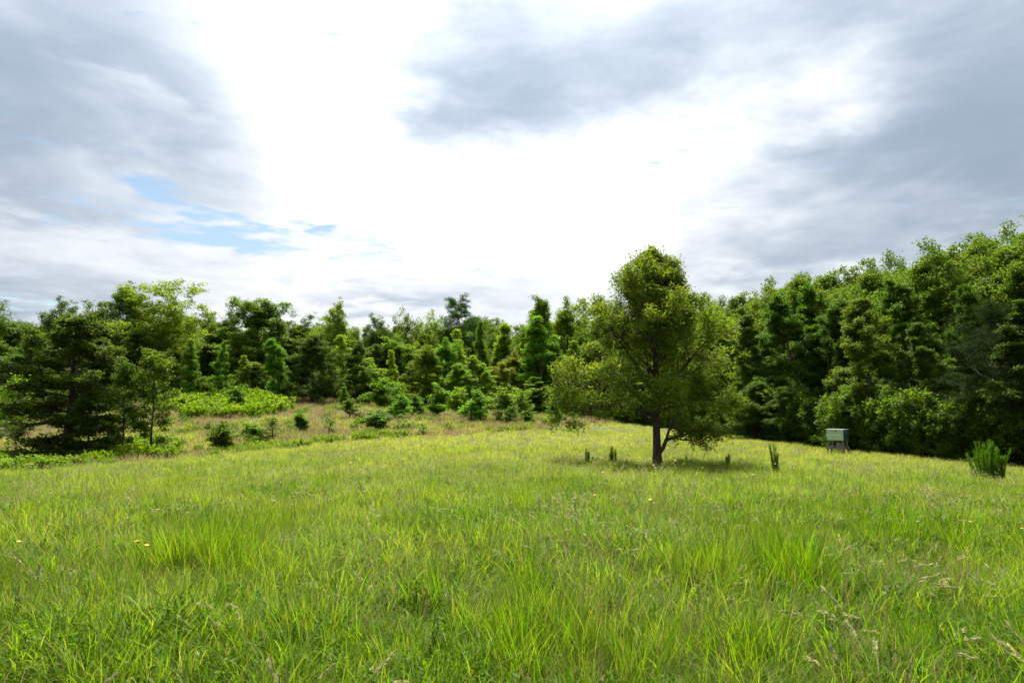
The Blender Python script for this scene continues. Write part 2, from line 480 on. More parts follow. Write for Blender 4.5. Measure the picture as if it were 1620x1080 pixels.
def make_tree(spec, seed):
    """returns wood mesh, crown mesh, nominal height, nominal radius"""
    g = np.random.default_rng(seed)
    H = spec['H']; t0 = spec['t0']; n1 = spec['n1']
    wood = Acc()
    # trunk
    nt = 12
    tp = grow(np.zeros((1, 3)), np.array([[spec.get('lean', 0), 0, 1.0]]), np.array([H * spec.get('top', 0.97)]), nt, 0.3, spec.get('twob', 0.04), g)
    tp[:, 0, 2] -= 0.25
    sR = np.linspace(0, 1, nt + 1)
    tr_r = spec['r'] * (1 - sR) ** 0.85 + 0.01
    tr_r[0] *= 1.45; tr_r[1] *= 1.02
    wood.add(*tubes(tp, tr_r[None], 10))
    # limbs
    s = t0 + (1 - t0) * (np.arange(n1) + g.uniform(0, 1, n1)) / n1
    if spec.get('whorl'):
        k = spec['whorl']; s = t0 + (1 - t0) * (np.floor(np.arange(n1) / k) + 0.5) * k / n1 + g.normal(0, 0.004, n1)
    s = np.clip(s, 0, 0.985)
    c = (s - t0) / (1 - t0)
    az_ = np.arange(n1) * 2.39996 + g.normal(0, 0.35, n1)
    p, _ = along(tp, s[None])
    ex = [e[0] for e in spec['env']]; ev = [e[1] for e in spec['env']]
    L = np.interp(c, ex, ev) * H * g.uniform(1 - spec.get('lv', 0.2), 1 + spec.get('lv', 0.2) * 0.6, n1)
    L = L * (1 - spec.get('asym', 0.0) * np.cos(az_))
    e = np.radians(np.interp(c, [a[0] for a in spec['ang']], [a[1] for a in spec['ang']]) + g.normal(0, spec.get('angj', 6), n1))
    d = np.stack([np.cos(az_) * np.cos(e), np.sin(az_) * np.cos(e), np.sin(e)], -1)
    reach = np.cos(e) * 0.85 + 0.15
    L1 = L / np.maximum(reach, 0.45)
    trop = np.interp(c, [0, 1], spec.get('trop', (0.1, 0.2)))
    P1 = grow(p, d, L1, 8, trop, spec.get('wob1', 0.09), g)
    if spec.get('prof'):        # keep every bough inside the tree's outline
        pz = [a_[0] * H for a_ in spec['prof']]; pr = [a_[1] * H for a_ in spec['prof']]
        rl_ = g.uniform(.78, 1.12, n1)
        for _ in range(14):
            e_ = P1[:, -1]
            lim = np.interp(e_[:, 2], pz, pr) * rl_
            lim = lim * (1 - spec.get('asym', 0) * np.cos(az_))
            out_ = np.hypot(e_[:, 0], e_[:, 1]) > lim
            if not out_.any():
                break
            P1[out_] = P1[out_, :1] + (P1[out_] - P1[out_, :1]) * .88
        L1 = np.linalg.norm(P1[:, -1] - P1[:, 0], axis=1) + .05
    rad0 = np.interp(s, sR, tr_r) * spec.get('limbr', 0.45) * np.clip(L1 / (H * 0.3), 0.35, 1.1)
    wood.add(*tubes(P1, rad0[:, None] * (1 - np.linspace(0, 1, 9)) ** 0.8 + 0.004, 6))
    # secondaries
    k2 = spec['n2']
    s2 = (np.arange(k2)[None] + g.uniform(0, 1, (n1, k2))) / k2 * (1 - spec.get('s20', 0.2)) + spec.get('s20', 0.2)
    p2, t2 = along(P1, s2)
    Lp = np.repeat(L1, k2); sf = s2.ravel()
    flat = spec.get('flat', 0.3)
    rv = g.normal(0, 1, t2.shape) * np.array([1, 1, 1 - flat])
    perp = norm(rv - (rv * t2).sum(1, keepdims=True) * t2)
    aa = np.radians(g.uniform(30, 65, len(t2)))[:, None]
    d2 = t2 * np.cos(aa) + perp * np.sin(aa)
    L2 = Lp * spec.get('l2', 0.42) * (1.1 - 0.65 * sf) * g.uniform(0.6, 1.2, len(sf))
    L2 = np.maximum(L2, H * 0.02)
    P2 = grow(p2, d2, L2, 5, spec.get('trop2', 0.15), 0.13, g)
    r2 = np.repeat(rad0, k2) * 0.45 * (1 - sf * 0.6)
    wood.add(*tubes(P2, r2[:, None] * (1 - np.linspace(0, 1, 6)) ** 0.8 + 0.003, 4))
    # twigs
    k3 = spec['n3']
    s3 = (np.arange(k3)[None] + g.uniform(0, 1, (len(P2), k3))) / k3 * 0.8 + 0.22
    p3, t3 = along(P2, s3)
    rv = g.normal(0, 1, t3.shape) * np.array([1, 1, 1 - flat * 0.7])
    perp = norm(rv - (rv * t3).sum(1, keepdims=True) * t3)
    d3 = norm(t3 * 0.7 + perp * 0.9)
    L3 = np.repeat(L2, k3) * 0.35 * g.uniform(0.5, 1.3, len(p3)) + H * 0.012
    P3 = grow(p3, d3, L3, 2, 0.1, 0.15, g)
    if spec.get('twigs'):
        wood.add(*tubes(P3, np.array([0.006, 0.0045, 0.002])[None] * np.ones((len(P3), 1)) * spec['twigs'], 3))
    keep = g.uniform(0, 1, len(P3)) < spec.get('fill', 1.0) * np.clip(np.repeat(L1, k2 * k3) / np.percentile(L1, 90) * 1.1 + .08, 0, 1) ** spec.get('thin', 1.0)
    gapm = g.uniform(0, 1, len(P2)) > spec.get('gap', .15)
    gapm |= (sf > .85)
    keep &= np.repeat(gapm, k3)
    P3 = P3[keep]
    cen, td = along(P3, g.uniform(0.35, 1.0, (len(P3), 2)))
    # tips of limbs get clumps too
    kl = max(1, spec['nl'] // 2)
    V, Qd = leaves(cen, td, kl, spec['leaf'][0], spec['leaf'][1], spec['sig'], g, spec.get('up', 0.6))
    lv = np.clip(np.repeat(g.uniform(0, 1, len(cen)), kl) * 0.45 + g.uniform(0, 1, len(Qd)) * 0.55, 0, 1)
    mw = mesh_np('trunk', *wood.get(), mat=spec.get('bark', M_BARK), smooth=True)
    mc = mesh_np('crown', V, Qd, mat=spec.get('mat', M_LEAF), attrs={'lv': lv})
    zt = np.percentile(V[:, 2], 99.85)
    rad = (np.percentile(V[:, 0], 99.2) - np.percentile(V[:, 0], .8)) / 2
    return dict(wood=mw, crown=mc, H=zt, Rad=rad, n=len(Qd))


LF = (0.20, 0.13)
SPECS = {
    'spread': dict(H=12, t0=.38, n1=20, r=.22, top=.8, env=[(0, .28), (.4, .34), (.8, .30), (1, .2)], ang=[(0, 25), (.5, 40), (1, 65)], trop=(.25, .5), wob1=.16,
                   n2=11, n3=7, nl=34, leaf=(.19, .12), sig=(.2, .2, .12), flat=.55, l2=.5, twob=.07, limbr=.6, fill=.95, lv=.3, gap=.34),
    'round': dict(H=12, t0=.16, n1=34, r=.17, env=[(0, .22), (.3, .30), (.65, .24), (1, .08)], ang=[(0, 10), (.5, 38), (1, 70)], trop=(.2, .4), wob1=.12,
                  n2=9, n3=6, nl=34, leaf=(.175, .115), sig=(.2, .2, .12), flat=.45, lv=.45, angj=11, gap=.22),
    'cone': dict(H=10, t0=.05, n1=38, r=.11, env=[(0, .20), (.15, .23), (.6, .12), (1, .015)], ang=[(0, 5), (.5, 24), (1, 48)], trop=(.2, .3), wob1=.11,
                 n2=7, n3=6, nl=26, leaf=(.15, .10), sig=(.15, .15, .09), flat=.5, lv=.5, angj=12, gap=.2),
    'column': dict(H=10, t0=.03, n1=44, r=.1, env=[(0, .12), (.25, .15), (.7, .10), (1, .015)], ang=[(0, 15), (.5, 30), (1, 48)], trop=(.2, .3), wob1=.12,
                   n2=6, n3=6, nl=26, leaf=(.14, .10), sig=(.14, .14, .1), flat=.3, lv=.5, angj=12, gap=.15),
    'cedar': dict(H=9, t0=.03, n1=60, r=.12, env=[(0, .26), (.25, .29), (.6, .2), (1, .03)], ang=[(0, 8), (.5, 25), (1, 65)], trop=(.2, .3), wob1=.07,
                  n2=8, n3=6, nl=30, leaf=(.125, .07), sig=(.14, .14, .09), flat=.4, lv=.4, angj=10, gap=.15),
    'maple': dict(H=12, t0=.07, n1=46, r=.14, env=[(0, .2), (.25, .25), (.65, .17), (1, .04)], ang=[(0, -4), (.5, 18), (1, 60)], trop=(.1, .2), wob1=.1,
                  n2=8, n3=7, nl=34, leaf=(.135, .105), sig=(.15, .15, .07), flat=.75, lv=.25, up=1.2, gap=.24),
    'sparse': dict(H=12, t0=.4, n1=18, r=.15, top=.85, env=[(0, .2), (.5, .28), (1, .14)], ang=[(0, 30), (.5, 48), (1, 70)], trop=(.3, .4), wob1=.16,
                   n2=9, n3=6, nl=14, leaf=(.22, .14), sig=.17, flat=.3, l2=.45, fill=.75, twob=.06, limbr=.6),
    'pine': dict(H=13, t0=.48, n1=36, r=.2, env=[(0, .16), (.25, .25), (.6, .20), (1, .06)], ang=[(0, -4), (.5, 10), (1, 50)], trop=(.25, .45), wob1=.12, limbr=.35,
                 n2=7, n3=6, nl=26, leaf=(.24, .034), sig=(.13, .13, .05), flat=.85, l2=.36, s20=.3, mat=M_NEEDLE, lv=.35, up=.3, gap=.08, bark=M_BARK),
    'pine_low': dict(H=10, t0=.06, n1=46, r=.17, env=[(0, .3), (.3, .32), (.7, .24), (1, .06)], ang=[(0, 0), (.5, 22), (1, 60)], trop=(.3, .5), wob1=.12, limbr=.4,
                     n2=8, n3=6, nl=26, leaf=(.22, .026), sig=(.12, .12, .08), flat=.55, s20=.25, mat=M_NEEDLE, lv=.25, up=.3),
    'layer_oak': dict(H=7.6, t0=.10, n1=40, r=.2, env=[(0, .26), (.15, .33), (.4, .31), (.75, .19), (1, .05)], ang=[(0, -8), (.35, 8), (.7, 30), (1, 65)], trop=(.05, .25), wob1=.09,
                      n2=10, n3=7, nl=26, leaf=(.13, .075), sig=(.12, .12, .06), flat=.75, lv=.35, up=1.0, twob=.03, fill=1.0, gap=.2, bark=M_BARK_DARK),
    'airy': dict(H=6, t0=.12, n1=26, r=.07, env=[(0, .16), (.5, .22), (1, .06)], ang=[(0, 20), (.5, 35), (1, 70)], trop=(.2, .4), wob1=.12,
                 n2=7, n3=6, nl=12, leaf=(.12, .085), sig=(.13, .13, .07), flat=.5, lv=.3, bark=M_BARK_DARK, gap=.2),
    'bush': dict(H=2.0, t0=.02, n1=34, r=.03, env=[(0, .38), (.3, .42), (.7, .3), (1, .1)], ang=[(0, 25), (.5, 45), (1, 75)], trop=(.2, .3), wob1=.12,
                 n2=7, n3=5, nl=10, leaf=(.13, .075), sig=.075, flat=.2, lv=.75, angj=16, gap=.35),
    'bush_cone': dict(H=2.4, t0=.02, n1=40, r=.03, env=[(0, .27), (.25, .3), (.6, .19), (1, .04)], ang=[(0, 20), (.5, 40), (1, 75)], trop=(.2, .3), wob1=.1,
                      n2=6, n3=5, nl=10, leaf=(.13, .07), sig=.07, flat=.2, lv=.75, angj=16, gap=.32),
    'lollipop': dict(H=2.4, t0=.42, n1=26, r=.035, env=[(0, .2), (.4, .3), (1, .1)], ang=[(0, 5), (.5, 35), (1, 70)], trop=(.2, .3), wob1=.12,
                     n2=6, n3=5, nl=8, leaf=(.10, .06), sig=.06, flat=.3, lv=.75, angj=16),
    'wispy': dict(H=1.8, t0=.05, n1=16, r=.02, env=[(0, .3), (.5, .34), (1, .12)], ang=[(0, 35), (.5, 50), (1, 75)], trop=(.2, .3), wob1=.14,
                  n2=5, n3=4, nl=7, leaf=(.09, .05), sig=.05, flat=.2, lv=.4, fill=.8),
}
CACHE = {}


def proto(kind, var=0):
    if (kind, var) not in CACHE:
        CACHE[(kind, var)] = make_tree(SPECS[kind], hash_seed(kind, var))
    return CACHE[(kind, var)]


def hash_seed(kind, var):
    return sum(ord(ch) * (i_ + 3) for i_, ch in enumerate(kind)) * 17 + var * 101


def empty(name, loc, rz=0.0):
    o = bpy.data.objects.new(name, None)
    o.empty_display_size = 0.3
    o.location = loc; o.rotation_euler = (0, 0, rz)
    COL.objects.link(o)
    return o


def child(name, me, parent, color=None):
    o = bpy.data.objects.new(name, me)
    o.parent = parent
    if color:
        o.color = (*color, 1)
    COL.objects.link(o)
    return o


TREES = []      # footprints, for the undergrowth


def plant(name, cat, kind, var, px, D, top, wpx, col, label, group=None, rot=None):
    p = proto(kind, var)
    x, y, z, row = ground_at(px, D)
    ht = z_at_row(top, D) - z
    sz = ht / p['H']
    hw = wpx / 2 / 1080 * D
    sx = hw / p['Rad']
    o = empty(name, (x, y, z), random.uniform(0, 6.28) if rot is None else rot)
    o.scale = (sx, sx, sz)
    child('trunk', p['wood'], o)
    child('crown', p['crown'], o, col)
    o['label'] = label; o['category'] = cat
    if group:
        o['group'] = group
    TREES.append((x, y, hw))
    return o


# ---- colours (multipliers on the leaf colour)
DARK = (.72, .78, .85); OLIVE = (1.15, 1.0, .7); MID = (1.15, 1.2, 1.0); LIGHT = (1.7, 1.55, 1.1)
YEL = (1.75, 1.5, .9); BLUE = (.75, .95, 1.4); VIVID = (1.0, 1.25, .75); BRN = (1.5, 1.05, .75); GREY = (1.25, 1.3, 1.7)

# ================================================================== the lone tree
def lone_tree():
    g = np.random.default_rng(31)
    spec = dict(H=7.5, t0=.17, n1=58, r=.135, top=.97,
                env=[(0, .36), (.1, .48), (.3, .50), (.5, .46), (.7, .36), (.85, .2), (1, .07)],
                prof=[(0, .2), (.11, .26), (.2, .38), (.3, .41), (.45, .39), (.58, .34), (.7, .27), (.8, .20), (.88, .13), (.95, .06), (1.0, .01), (1.3, .0)],
                ang=[(0, 22), (.1, 34), (.35, 50), (.7, 60), (1, 74)], trop=(-.25, .25), wob1=.12, asym=.12, angj=10,
                n2=12, n3=8, nl=32, leaf=(.12, .042), sig=.11, flat=.1, lv=.25, l2=.38, trop2=.25, twigs=.8, twob=.02, limbr=.5, s20=.25, lean=-.01, gap=.34, thin=1.6)
    spec['bark'] = M_BARK_DARK
    p = make_tree(spec, 74)
    x, y, z, row = ground_at(1040, 24)
    o = empty('lone_tree', (x, y, z), 0)
    sz = (z_at_row(395, 24) - z) / p['H']
    sx = (276 / 2 / 1080 * 24) / p['Rad']
    child('trunk', p['wood'], o).scale = (sx, sx, sz)
    c = child('crown', p['crown'], o, (1.3, 1.12, .85)); c.scale = (sx, sx, sz)
    # low forked branch reaching right
    pts = np.array([[.06, -.05, .48], [.20, -.08, .66], [.30, -.1, .92], [.55, -.12, 1.02], [.85, -.12, 1.05], [1.15, -.1, 1.22], [1.5, 0, 1.35], [1.9, .1, 1.4]])
    pb_ = np.array([[.52, -.12, 1.0], [.85, -.2, .93], [1.15, -.25, .92], [1.4, -.28, .86], [1.62, -.3, .98], [1.85, -.3, 1.1], [2.0, -.3, 1.15], [2.1, -.3, 1.2]])
    pc_ = np.array([[.28, -.1, .86], [.34, -.15, 1.1], [.42, -.2, 1.35], [.55, -.25, 1.6], [.7, -.3, 1.85], [.9, -.3, 2.1], [1.1, -.3, 2.3], [1.2, -.3, 2.5]])
    a = Acc()
    a.add(*tubes(pts[None], np.array([[.085, .075, .065, .05, .04, .03, .02, .01]]), 8))
    a.add(*tubes(pb_[None], np.array([[.03, .026, .022, .02, .017, .013, .009, .005]]), 6))
    a.add(*tubes(pc_[None], np.array([[.05, .045, .04, .033, .026, .02, .012, .006]]), 6))
    src = np.concatenate([pts[4:], pb_[3:], pc_[4:]])
    st = np.repeat(src, 7, 0)
    tw = grow(st, norm(g.normal(0, 1, st.shape) * np.array([1, 1, .6]) + np.array([.5, 0, .1])), np.full(len(st), .45), 3, .1, .15, g)
    a.add(*tubes(tw, np.array([[.008, .006, .004, .002]]) * np.ones((len(tw), 1)), 3))
    b = child('branch', mesh_np('branch', *a.get(), mat=M_BARK_DARK, smooth=True), o)
    cen, td = along(tw, g.uniform(.3, 1, (len(tw), 4)))
    Vl, Ql = leaves(cen, td, 9, .115, .034, .07, g)
    child('foliage', mesh_np('foliage', Vl, Ql, mat=M_LEAF, attrs={'lv': g.uniform(0, 1, len(Ql))}), b, (1.15, .98, .8))
    o['label'] = 'lone leafy tree with a pear shaped crown and low forked branch in the open meadow'
    o['category'] = 'tree'


lone_tree()

# ================================================================== tall trees at the back (tops against the sky)
G_BACK = 'tall trees at the back of the woods'
G_FRONT = 'trees along the edge of the woods'
T = [
    # kind, var, px, D, top, width, colour, label
    ('spread', 0, 12, 66, 478, 110, DARK, 'dark tree with jagged open top at the far left edge of the woods'),
    ('spread', 1, 88, 74, 473, 80, DARK, 'small dark clumpy crown between the left edge tree and the broad crown'),
    ('spread', 2, 165, 74, 453, 118, DARK, 'tall dark spreading crown with sky gaps above the large dark oak'),
    ('spread', 3, 275, 74, 450, 128, YEL, 'tall pale yellow green spreading tree, highest crown on the left skyline'),
    ('round', 0, 352, 78, 487, 62, DARK, 'narrow dark crown right of the tall pale spreading tree'),
    ('round', 1, 421, 76, 473, 100, MID, 'broad green tree with two pointed tops left of center skyline'),
    ('spread', 0, 478, 80, 492, 66, OLIVE, 'olive open crown with dead twig tips between two taller trees'),
    ('spread', 2, 526, 78, 479, 72, LIGHT, 'twisted clumpy light green crown standing above the cedars'),
    ('spread', 1, 592, 84, 499, 62, DARK, 'small dark tree with a side limb standing alone on the skyline'),
    ('sparse', 0, 650, 84, 489, 56, OLIVE, 'thin open crown with bare twigs, left one of the sparse pair beside the pine'),
    ('sparse', 1, 688, 82, 493, 64, LIGHT, 'pale sparse crown next to the tall pine'),
    ('pine', 0, 743, 80, 463, 78, (1.5, 1.6, 1.7), 'tall pine with flat tufted branches rising above the middle of the woods'),
    ('cone', 0, 764, 76, 509, 34, MID, 'narrow pointed green tree tucked beside the tall pine'),
    ('round', 2, 845, 70, 472, 84, MID, 'tall bushy green tree with uneven top left of the lone tree'),
    ('round', 3, 893, 72, 474, 80, LIGHT, 'tall light green tree peeking out behind the left side of the lone tree'),
    ('round', 0, 945, 70, 485, 80, MID, 'green woodland tree mostly behind the left of the lone tree crown'),
    ('round', 1, 1010, 72, 500, 90, MID, 'woodland tree hidden straight behind the lone tree'),
    ('spread', 3, 1080, 66, 480, 90, MID, 'woodland tree behind the upper right of the lone tree'),
    ('spread', 1, 1140, 60, 462, 80, LIGHT, 'light open tree just right of the lone tree crown'),
    ('spread', 3, 1195, 56, 446, 100, LIGHT, 'light green open crowned tree on the skyline right of the lone tree'),
    ('round', 1, 1248, 52, 443, 70, VIVID, 'green tree with ragged double top left of the narrow tip'),
    ('column', 1, 1291, 48, 436, 58, VIVID, 'tree with a narrow tufted tip poking highest above the green feeder'),
    ('round', 2, 1340, 54, 468, 70, MID, 'green rounded tree just right of the narrow tufted tip'),
    ('spread', 0, 1388, 58, 457, 80, DARK, 'dark distant crown showing in the skyline dip above the feeder'),
    ('spread', 2, 1495, 52, 412, 100, OLIVE, 'left shoulder crown of the highest tree group at the right'),
    ('spread', 3, 1560, 50, 390, 185, OLIVE, 'highest spreading tree at the right with sky showing through its limbs'),
    ('spread', 1, 1655, 46, 432, 130, OLIVE, 'big dark spreading tree cut off by the right picture edge'),
]
for kind, var, px, D, top, w, col, lab in T:
    nm = 'pine_tree' if kind == 'pine' else 'tall_tree'
    if px > 1100:
        top += 14
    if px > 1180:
        col = tuple(c_ * .72 for c_ in col)  # shade over the right-hand woods is put into the crown colour
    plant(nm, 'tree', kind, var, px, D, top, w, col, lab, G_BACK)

T2 = [
    ('round', 3, -20, 58, 520, 110, DARK, 'dark wood edge tree cut by the left picture edge'),
    ('cedar', 0, 45, 60, 528, 70, DARK, 'dark dense tree showing left of the large dark oak'),
    ('round', 2, 120, 66, 520, 90, DARK, 'dark wood edge tree behind the top of the large oak'),
    ('round', 0, 205, 68, 505, 90, DARK, 'grey green rounded tree between the oak and the airy tree'),
    ('round', 3, 262, 66, 545, 60, OLIVE, 'olive brown tree behind the right side of the airy tree'),
    ('cone', 1, 305, 65, 537, 50, MID, 'mid green cone shaped tree beside the bright pointed one'),
    ('cone', 2, 344, 63, 539, 40, VIVID, 'bright green narrow pointed tree with layered twigs at the wood edge'),
    ('cone', 0, 384, 66, 562, 32, YEL, 'small yellowish pointed tree left of the vivid column'),
    ('round', 1, 408, 68, 572, 46, OLIVE, 'low olive tree between the yellowish point and the vivid column'),
    ('column', 0, 443, 64, 536, 38, (1.1, 1.5, .7), 'vivid green narrow column tree standing next to the dark cedar'),
    ('cedar', 1, 492, 64, 526, 84, (.62, .66, .62), 'large dark dense cedar at the middle left of the wood edge'),
    ('cone', 1, 540, 70, 530, 60, LIGHT, 'pale green feathery tree right of the dark cedar'),
    ('cone', 0, 562, 66, 541, 50, DARK, 'dark green cone tree in front of the pale feathery one'),
    ('round', 2, 590, 68, 566, 52, LIGHT, 'light green rounded tree left of the yellow pointed tree'),
    ('cone', 2, 615, 66, 553, 40, YEL, 'yellow green pointed tree at the centre of the wood edge'),
    ('round', 0, 640, 78, 530, 70, MID, 'dark round topped tree below the sparse crowns'),
    ('round', 1, 662, 66, 548, 52, OLIVE, 'olive rounded tree right of the yellow pointed tree'),
    ('round', 3, 695, 68, 536, 62, VIVID, 'fresh green broad tree below the pale sparse crown'),
    ('cone', 1, 728, 72, 522, 60, LIGHT, 'light green pointed tree below the tall pine'),
    ('round', 2, 735, 64, 575, 60, MID, 'low deep green tree in front, below the tall pine'),
    ('maple', 0, 764, 66, 563, 46, LIGHT, 'small layered tree with pale horizontal branches below the pine'),
    ('column', 1, 790, 74, 513, 36, LIGHT, 'slim light green tree right of the pine'),
    ('round', 3, 803, 68, 556, 60, BRN, 'brownish yellow tree low in the middle of the wood edge'),
    ('cone', 2, 822, 72, 520, 48, LIGHT, 'pale green tree above the brownish yellow one'),
    ('cone', 0, 862, 66, 500, 76, VIVID, 'bright leafy tree left of the lone tree crown'),
    ('maple', 1, 858, 62, 596, 62, MID, 'low layered grey green tree at the wood edge left of the lone tree'),
    ('cone', 1, 905, 64, 540, 60, MID, 'pointed green tree touching the left side of the lone tree'),
    ('round', 0, 960, 62, 560, 80, MID, 'wood edge tree behind the lower left of the lone tree'),
    ('maple', 2, 1040, 60, 560, 90, MID, 'wood edge tree behind the trunk side of the lone tree'),
    ('maple', 0, 1110, 55, 540, 80, MID, 'wood edge tree behind the lower right of the lone tree'),
    ('cone', 1, 1172, 50, 566, 60, YEL, 'small yellow green tree close to the right side of the lone tree'),
    ('maple', 2, 1160, 56, 520, 60, MID, 'mid green tree above the small yellow one'),
    ('maple', 1, 1215, 48, 500, 90, MID, 'leafy maple like tree left of the tufted tip tree'),
    ('maple', 0, 1262, 45, 470, 96, VIVID, 'tall leafy wood edge tree with layered branches left of the feeder'),
    ('maple', 2, 1312, 43, 478, 92, VIVID, 'tall leafy tree directly behind the green feeder'),
    ('maple', 1, 1352, 43, 540, 60, MID, 'slim tree in the shade just right of the feeder'),
    ('maple', 0, 1402, 38, 468, 110, LIGHT, 'light green layered tree right of the feeder, nearest in the wood edge'),
    ('maple', 2, 1452, 40, 440, 100, VIVID, 'tall fresh green tree left below the highest crown'),
    ('maple', 1, 1500, 36, 510, 100, MID, 'dark leafy tree left of the shaggy pine'),
    ('pine_low', 0, 1580, 32, 478, 170, (.85, .85, .45), 'shaggy dark pine with low branches behind the feathery weed clump'),
    ('maple', 0, 1545, 40, 455, 70, VIVID, 'green pointed tree just behind the shaggy pine'),
    ('maple', 2, 1660, 30, 470, 140, DARK, 'dark leafy tree cut by the right picture edge'),
    ('cedar', 2, 1195, 44, 604, 80, MID, 'low dark bushy tree at the wood edge left of the feeder'),
    ('cedar', 0, 1240, 42, 612, 70, MID, 'second low dark bushy tree, the one closer to the feeder'),
]
for kind, var, px, D, top, w, col, lab in T2:
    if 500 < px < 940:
        col = tuple(c_ * 1.3 for c_ in col)  # pale haze over the middle woods is put into the leaf colour
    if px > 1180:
        col = tuple(c_ * .64 for c_ in col)  # right-hand crowns coloured darker to stand in for their shaded sides
    nm = {'cedar': 'cedar_tree', 'pine_low': 'pine_tree'}.get(kind, 'woodland_tree')
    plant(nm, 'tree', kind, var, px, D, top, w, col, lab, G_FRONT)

# ================================================================== trees standing on the left of the meadow
plant('oak_tree', 'tree', 'layer_oak', 0, 103, 33, 503, 168, (.62, .6, .5), 'large dark oak with low layered branches on the left of the meadow', rot=.6)
plant('young_tree', 'tree', 'airy', 0, 138, 31, 618, 70, (.55, .6, .5), 'small dark leaning tree under the right side of the large oak', 'young trees beside the oak')
plant('young_tree', 'tree', 'airy', 1, 192, 32, 566, 52, (.75, .8, .6), 'slim young tree with thin stem between the oak and the airy tree', 'young trees beside the oak')
plant('young_tree', 'tree', 'airy', 2, 238, 32, 552, 70, (1.0, .95, .55), 'airy young tree with yellowish leaves right of the large dark oak', 'young trees beside the oak')

# ================================================================== bushes and saplings on the slope
B = [
    ('bush', 0, 373, 54, 611, 34, (.6, .85, .8), 'dark round bush at the top of the slope among yellow green vines'),
    ('bush', 1, 350, 30.5, 670, 40, (.7, .75, .6), 'dark bush with a ragged top, left end of the slope bushes'),
    ('bush', 2, 402, 34, 672, 46, (.9, 1.15, 1.1), 'bluish green leafy bush beside the ragged dark bush'),
    ('wispy', 0, 430, 34, 661, 40, (.8, .85, .75), 'wispy olive sapling growing right behind the bluish bush'),
    ('bush', 0, 478, 40, 650, 34, (.75, .95, .9), 'upright dark green bush in the middle of the slope'),
    ('wispy', 1, 520, 38, 667, 22, (.9, 1.0, .8), 'tiny pale sapling between two darker bushes'),
    ('lollipop', 0, 553, 49, 634, 26, (.7, .85, .6), 'small bush with a dark ball top on short stems'),
    ('bush', 1, 598, 40, 652, 42, (.62, .9, .5), 'round deep green bush with glossy leaves in front on the slope'),
    ('bush_cone', 0, 633, 50, 627, 30, (.9, 1.3, .6), 'bright green cone shaped bush right of the round glossy bush'),
    ('bush_cone', 1, 545, 60, 615, 14, (.8, 1, .8), 'tiny cone shaped seedling near the wood edge'),
    ('bush', 2, 603, 62, 600, 46, (.8, 1.05, .95), 'rounded grey green bush tight against the wood edge'),
    ('bush_cone', 2, 660, 54, 624, 30, (.75, 1.0, .85), 'small upright bush left of the big light topped clump'),
    ('bush', 0, 692, 54, 606, 56, (.85, 1.15, .85), 'wide leafy bush with light tips in the middle of the row'),
    ('bush', 1, 722, 60, 612, 34, (1.3, 1.4, .7), 'yellow green bush behind the gap in the row'),
    ('bush_cone', 0, 752, 49, 616, 46, (.95, 1.3, 1.15), 'pale bluish bush with loose top by the reddish dead stalk'),
    ('lollipop', 1, 793, 50, 612, 46, GREY, 'silvery grey green shrub left of the small stemmed one'),
    ('lollipop', 2, 826, 52, 608, 38, GREY, 'silvery shrub with round top on a clear stem'),
    ('bush', 2, 806, 47, 640, 34, (.6, .75, .6), 'low dark bush in front of the silvery shrubs'),
    ('bush', 0, 836, 49, 645, 30, (.7, .85, .7), 'low straggling dark bush right of the other low one'),
    ('bush_cone', 1, 877, 50, 628, 28, (.65, .95, .8), 'dense dark cone shaped bush left of the lone tree'),
    ('wispy', 0, 908, 50, 650, 26, (1.0, 1.3, 1.0), 'small pale sapling beneath the left edge of the lone tree'),
    ('wispy', 1, 668, 37, 673, 22, (1.0, 1.15, .7), 'small thin sapling alone in the short grass of the slope'),
    ('bush', 1, 296, 64, 608, 18, (.9, 1.3, .7), 'tiny green bush at the far left of the wood edge'),
    ('bush', 2, 20, 48, 590, 60, (1.2, 1.3, .7), 'light green bush behind the left side of the large oak'),
]
for kind, var, px, D, top, w, col, lab in B:
    col = (col[0] * 1.5, col[1] * 1.35, col[2] * 1.1)
    plant('bush', 'bush', kind, var, px, D, top - (4 if px < 640 else 0), w * (1.25 if px < 640 else .95), col, lab, 'bushes scattered over the slope')

# ================================================================== feathery upright weeds
def weed_mesh(seed, n, H, rad):
    g = np.random.default_rng(seed)
    p0 = np.stack([g.normal(0, rad, n), g.normal(0, rad, n), np.zeros(n)], -1)
    L = H * g.uniform(.6, 1.02, n) * np.clip(1.06 - .12 * (np.hypot(p0[:, 0], p0[:, 1]) / max(rad, .01)), .55, 1)
    d0 = norm(np.stack([p0[:, 0] * .35, p0[:, 1] * .35, np.ones(n)], -1) + g.normal(0, .06, (n, 3)))
    P = grow(p0, d0, L, 6, .1, .03, g)
    V1, Q1 = tubes(P, (np.linspace(.008, .002, 7))[None] * np.ones((n, 1)), 4)
    k = int(60 * H)
    s = np.linspace(.12, 1, k)[None] * np.ones((n, 1)) + g.normal(0, .01, (n, k))
    c, td = along(P, s)
    V2, Q2 = leaves(c, td * 2.6, 9, .07, .0042, .010, g, .2, spread=.55)
    return mesh_np('stem', V1, Q1, mat=M_BARK, smooth=True), mesh_np('foliage', V2, Q2, mat=M_LEAF, attrs={'lv': g.uniform(0, 1, len(Q2))}), H


